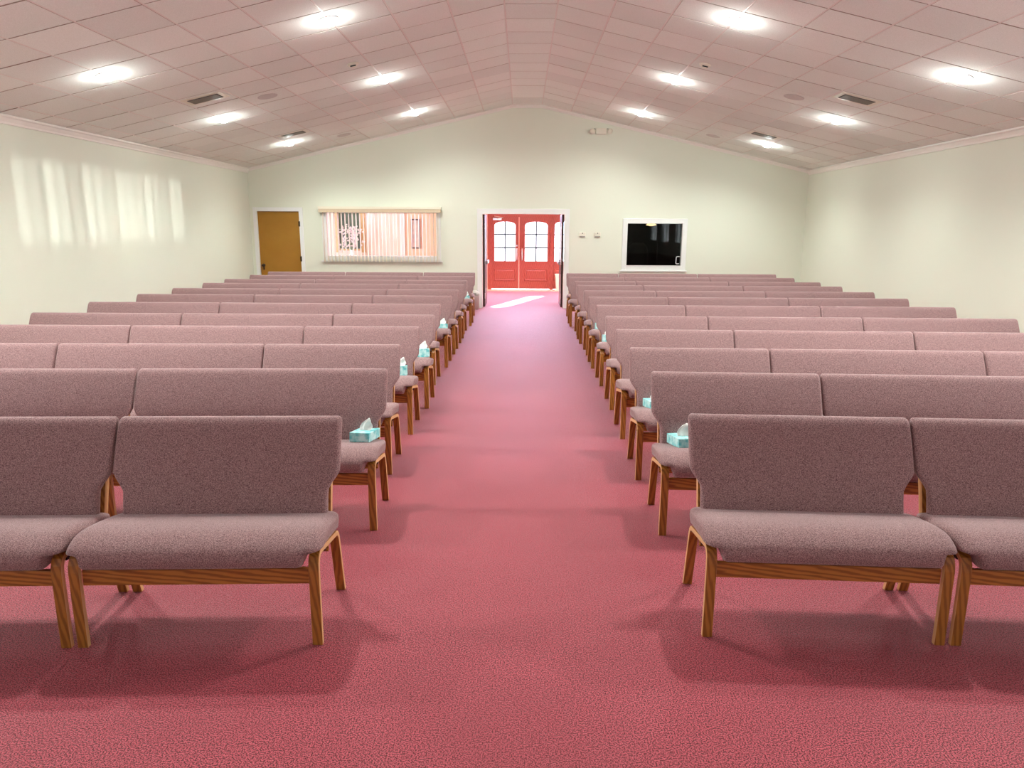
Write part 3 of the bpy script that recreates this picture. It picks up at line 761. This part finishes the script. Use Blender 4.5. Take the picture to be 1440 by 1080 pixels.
tissue_box(-1.02, 9.25, .2, 'aqua tissue box on the seventh row left aisle bench', 0, .441)
tissue_box(-1.02, 13.22, 0, 'aqua tissue box on the eleventh row left aisle bench', 0, .441)
tissue_box(.955, 4.17, .14, 'aqua tissue box on the second row right bench beside the aisle', 0, .446)
tissue_box(.955, 5.10, .1, 'aqua tissue box on the third row right bench, partly hidden', 0, .446)
tissue_box(.965, 8.18, 0, 'pale tissue box on the sixth row right aisle bench', 1, .441)
tissue_box(.985, 9.24, 0, 'pale tissue box on the seventh row right aisle bench', 1, .441)

# ---------------------------------------------------------------- lighting of the lobby, sky, sun
def area(name, loc, size, energy, color, rot=(0, 0, 0)):
    l = bpy.data.lights.new(name, 'AREA'); l.shape = 'RECTANGLE'; l.size, l.size_y = size; l.energy = energy; l.color = color
    o = bpy.data.objects.new(name, l); COL.objects.link(o); o.location = loc; o.rotation_euler = rot
for k, (x, y) in enumerate(((-.0, 17.1), (-4.6, 18.3))):  # fill lamps added to brighten the lobby, out of view
    t = empty('lobby_fill_lamp', (x, y, 2.6), 'added unseen round lobby fill lamp, %s' % ('nearest the open doorway' if k == 0 else 'behind the blind window'), 'lamp')
    bm = new(); lathe(bm, [(.16, 0), (.17, -.03), (.12, -.07), (.001, -.085)], 24); link('shade', bm, mat('fill_lamp_glass', (.9, .85, .75), .4, emit=(1, .86, .68), es=8), t, smooth=True)
    l = bpy.data.lights.new('lobby_fill_light', 'POINT'); l.energy = 8 if k == 0 else 12; l.color = (1, .90, .80); l.shadow_soft_size = .15
    o = bpy.data.objects.new('lobby_fill_light', l); COL.objects.link(o); o.location = (x, y, 2.42)
t = empty('added_glare_lamp', (-.05, 19.0, 2.6), 'added unseen narrow lamp across the lobby ceiling, giving the carpet its violet glare', 'lamp')  # added out of view to throw violet glare along the carpet
bm = new(); box(bm, -.75, .75, -.09, .09, -.05, 0); link('glare_lamp_housing', bm, M['lamp_ring'], t, bevel=.004)
area('glare_fill_light', (-.05, 19.0, 2.53), (1.4, .14), 150, (.70, .62, 1), (radians(-35), 0, 0))
su = bpy.data.lights.new('sun', 'SUN'); su.energy = 12; su.angle = radians(.6); su.color = (1, .97, .9)
so = bpy.data.objects.new('sun', su); COL.objects.link(so)
dirv = Vector((-.34, -1, -.385)).normalized(); so.rotation_euler = dirv.to_track_quat('-Z', 'Y').to_euler(); so.location = (6, 30, 8)
wd = bpy.data.worlds.new('sky'); SC.world = wd; wd.use_nodes = True
bg = wd.node_tree.nodes['Background']; bg.inputs['Color'].default_value = (.62, .80, 1, 1); bg.inputs['Strength'].default_value = 6

# ---------------------------------------------------------------- camera
cam = bpy.data.cameras.new('camera'); co = bpy.data.objects.new('camera', cam); COL.objects.link(co)
cam.sensor_fit = 'HORIZONTAL'; cam.sensor_width = 36; cam.lens = 1026.316 / 1440 * 36; cam.clip_start = .05; cam.clip_end = 200
pit, yaw, rol = .2103, -.0136, .0049
cp, sp, cy, sy = cos(pit), sin(pit), cos(yaw), sin(yaw)
fw = Vector((sy * cp, cy * cp, -sp)); r_ = Vector((cy, -sy, 0)); u_ = r_.cross(fw)
rr_ = r_ * cos(rol) + u_ * sin(rol); uu = u_ * cos(rol) - r_ * sin(rol)
co.matrix_world = Matrix.Translation((0, 0, 1.7115)) @ Matrix((rr_, uu, -fw)).transposed().to_4x4()
SC.camera = co
SC.view_settings.view_transform = 'Standard'; SC.view_settings.look = 'None'; SC.view_settings.gamma = 1; SC.view_settings.exposure = 1.58
SC.view_settings.use_curve_mapping = False
SC.cycles.max_bounces = 8; SC.cycles.diffuse_bounces = 5
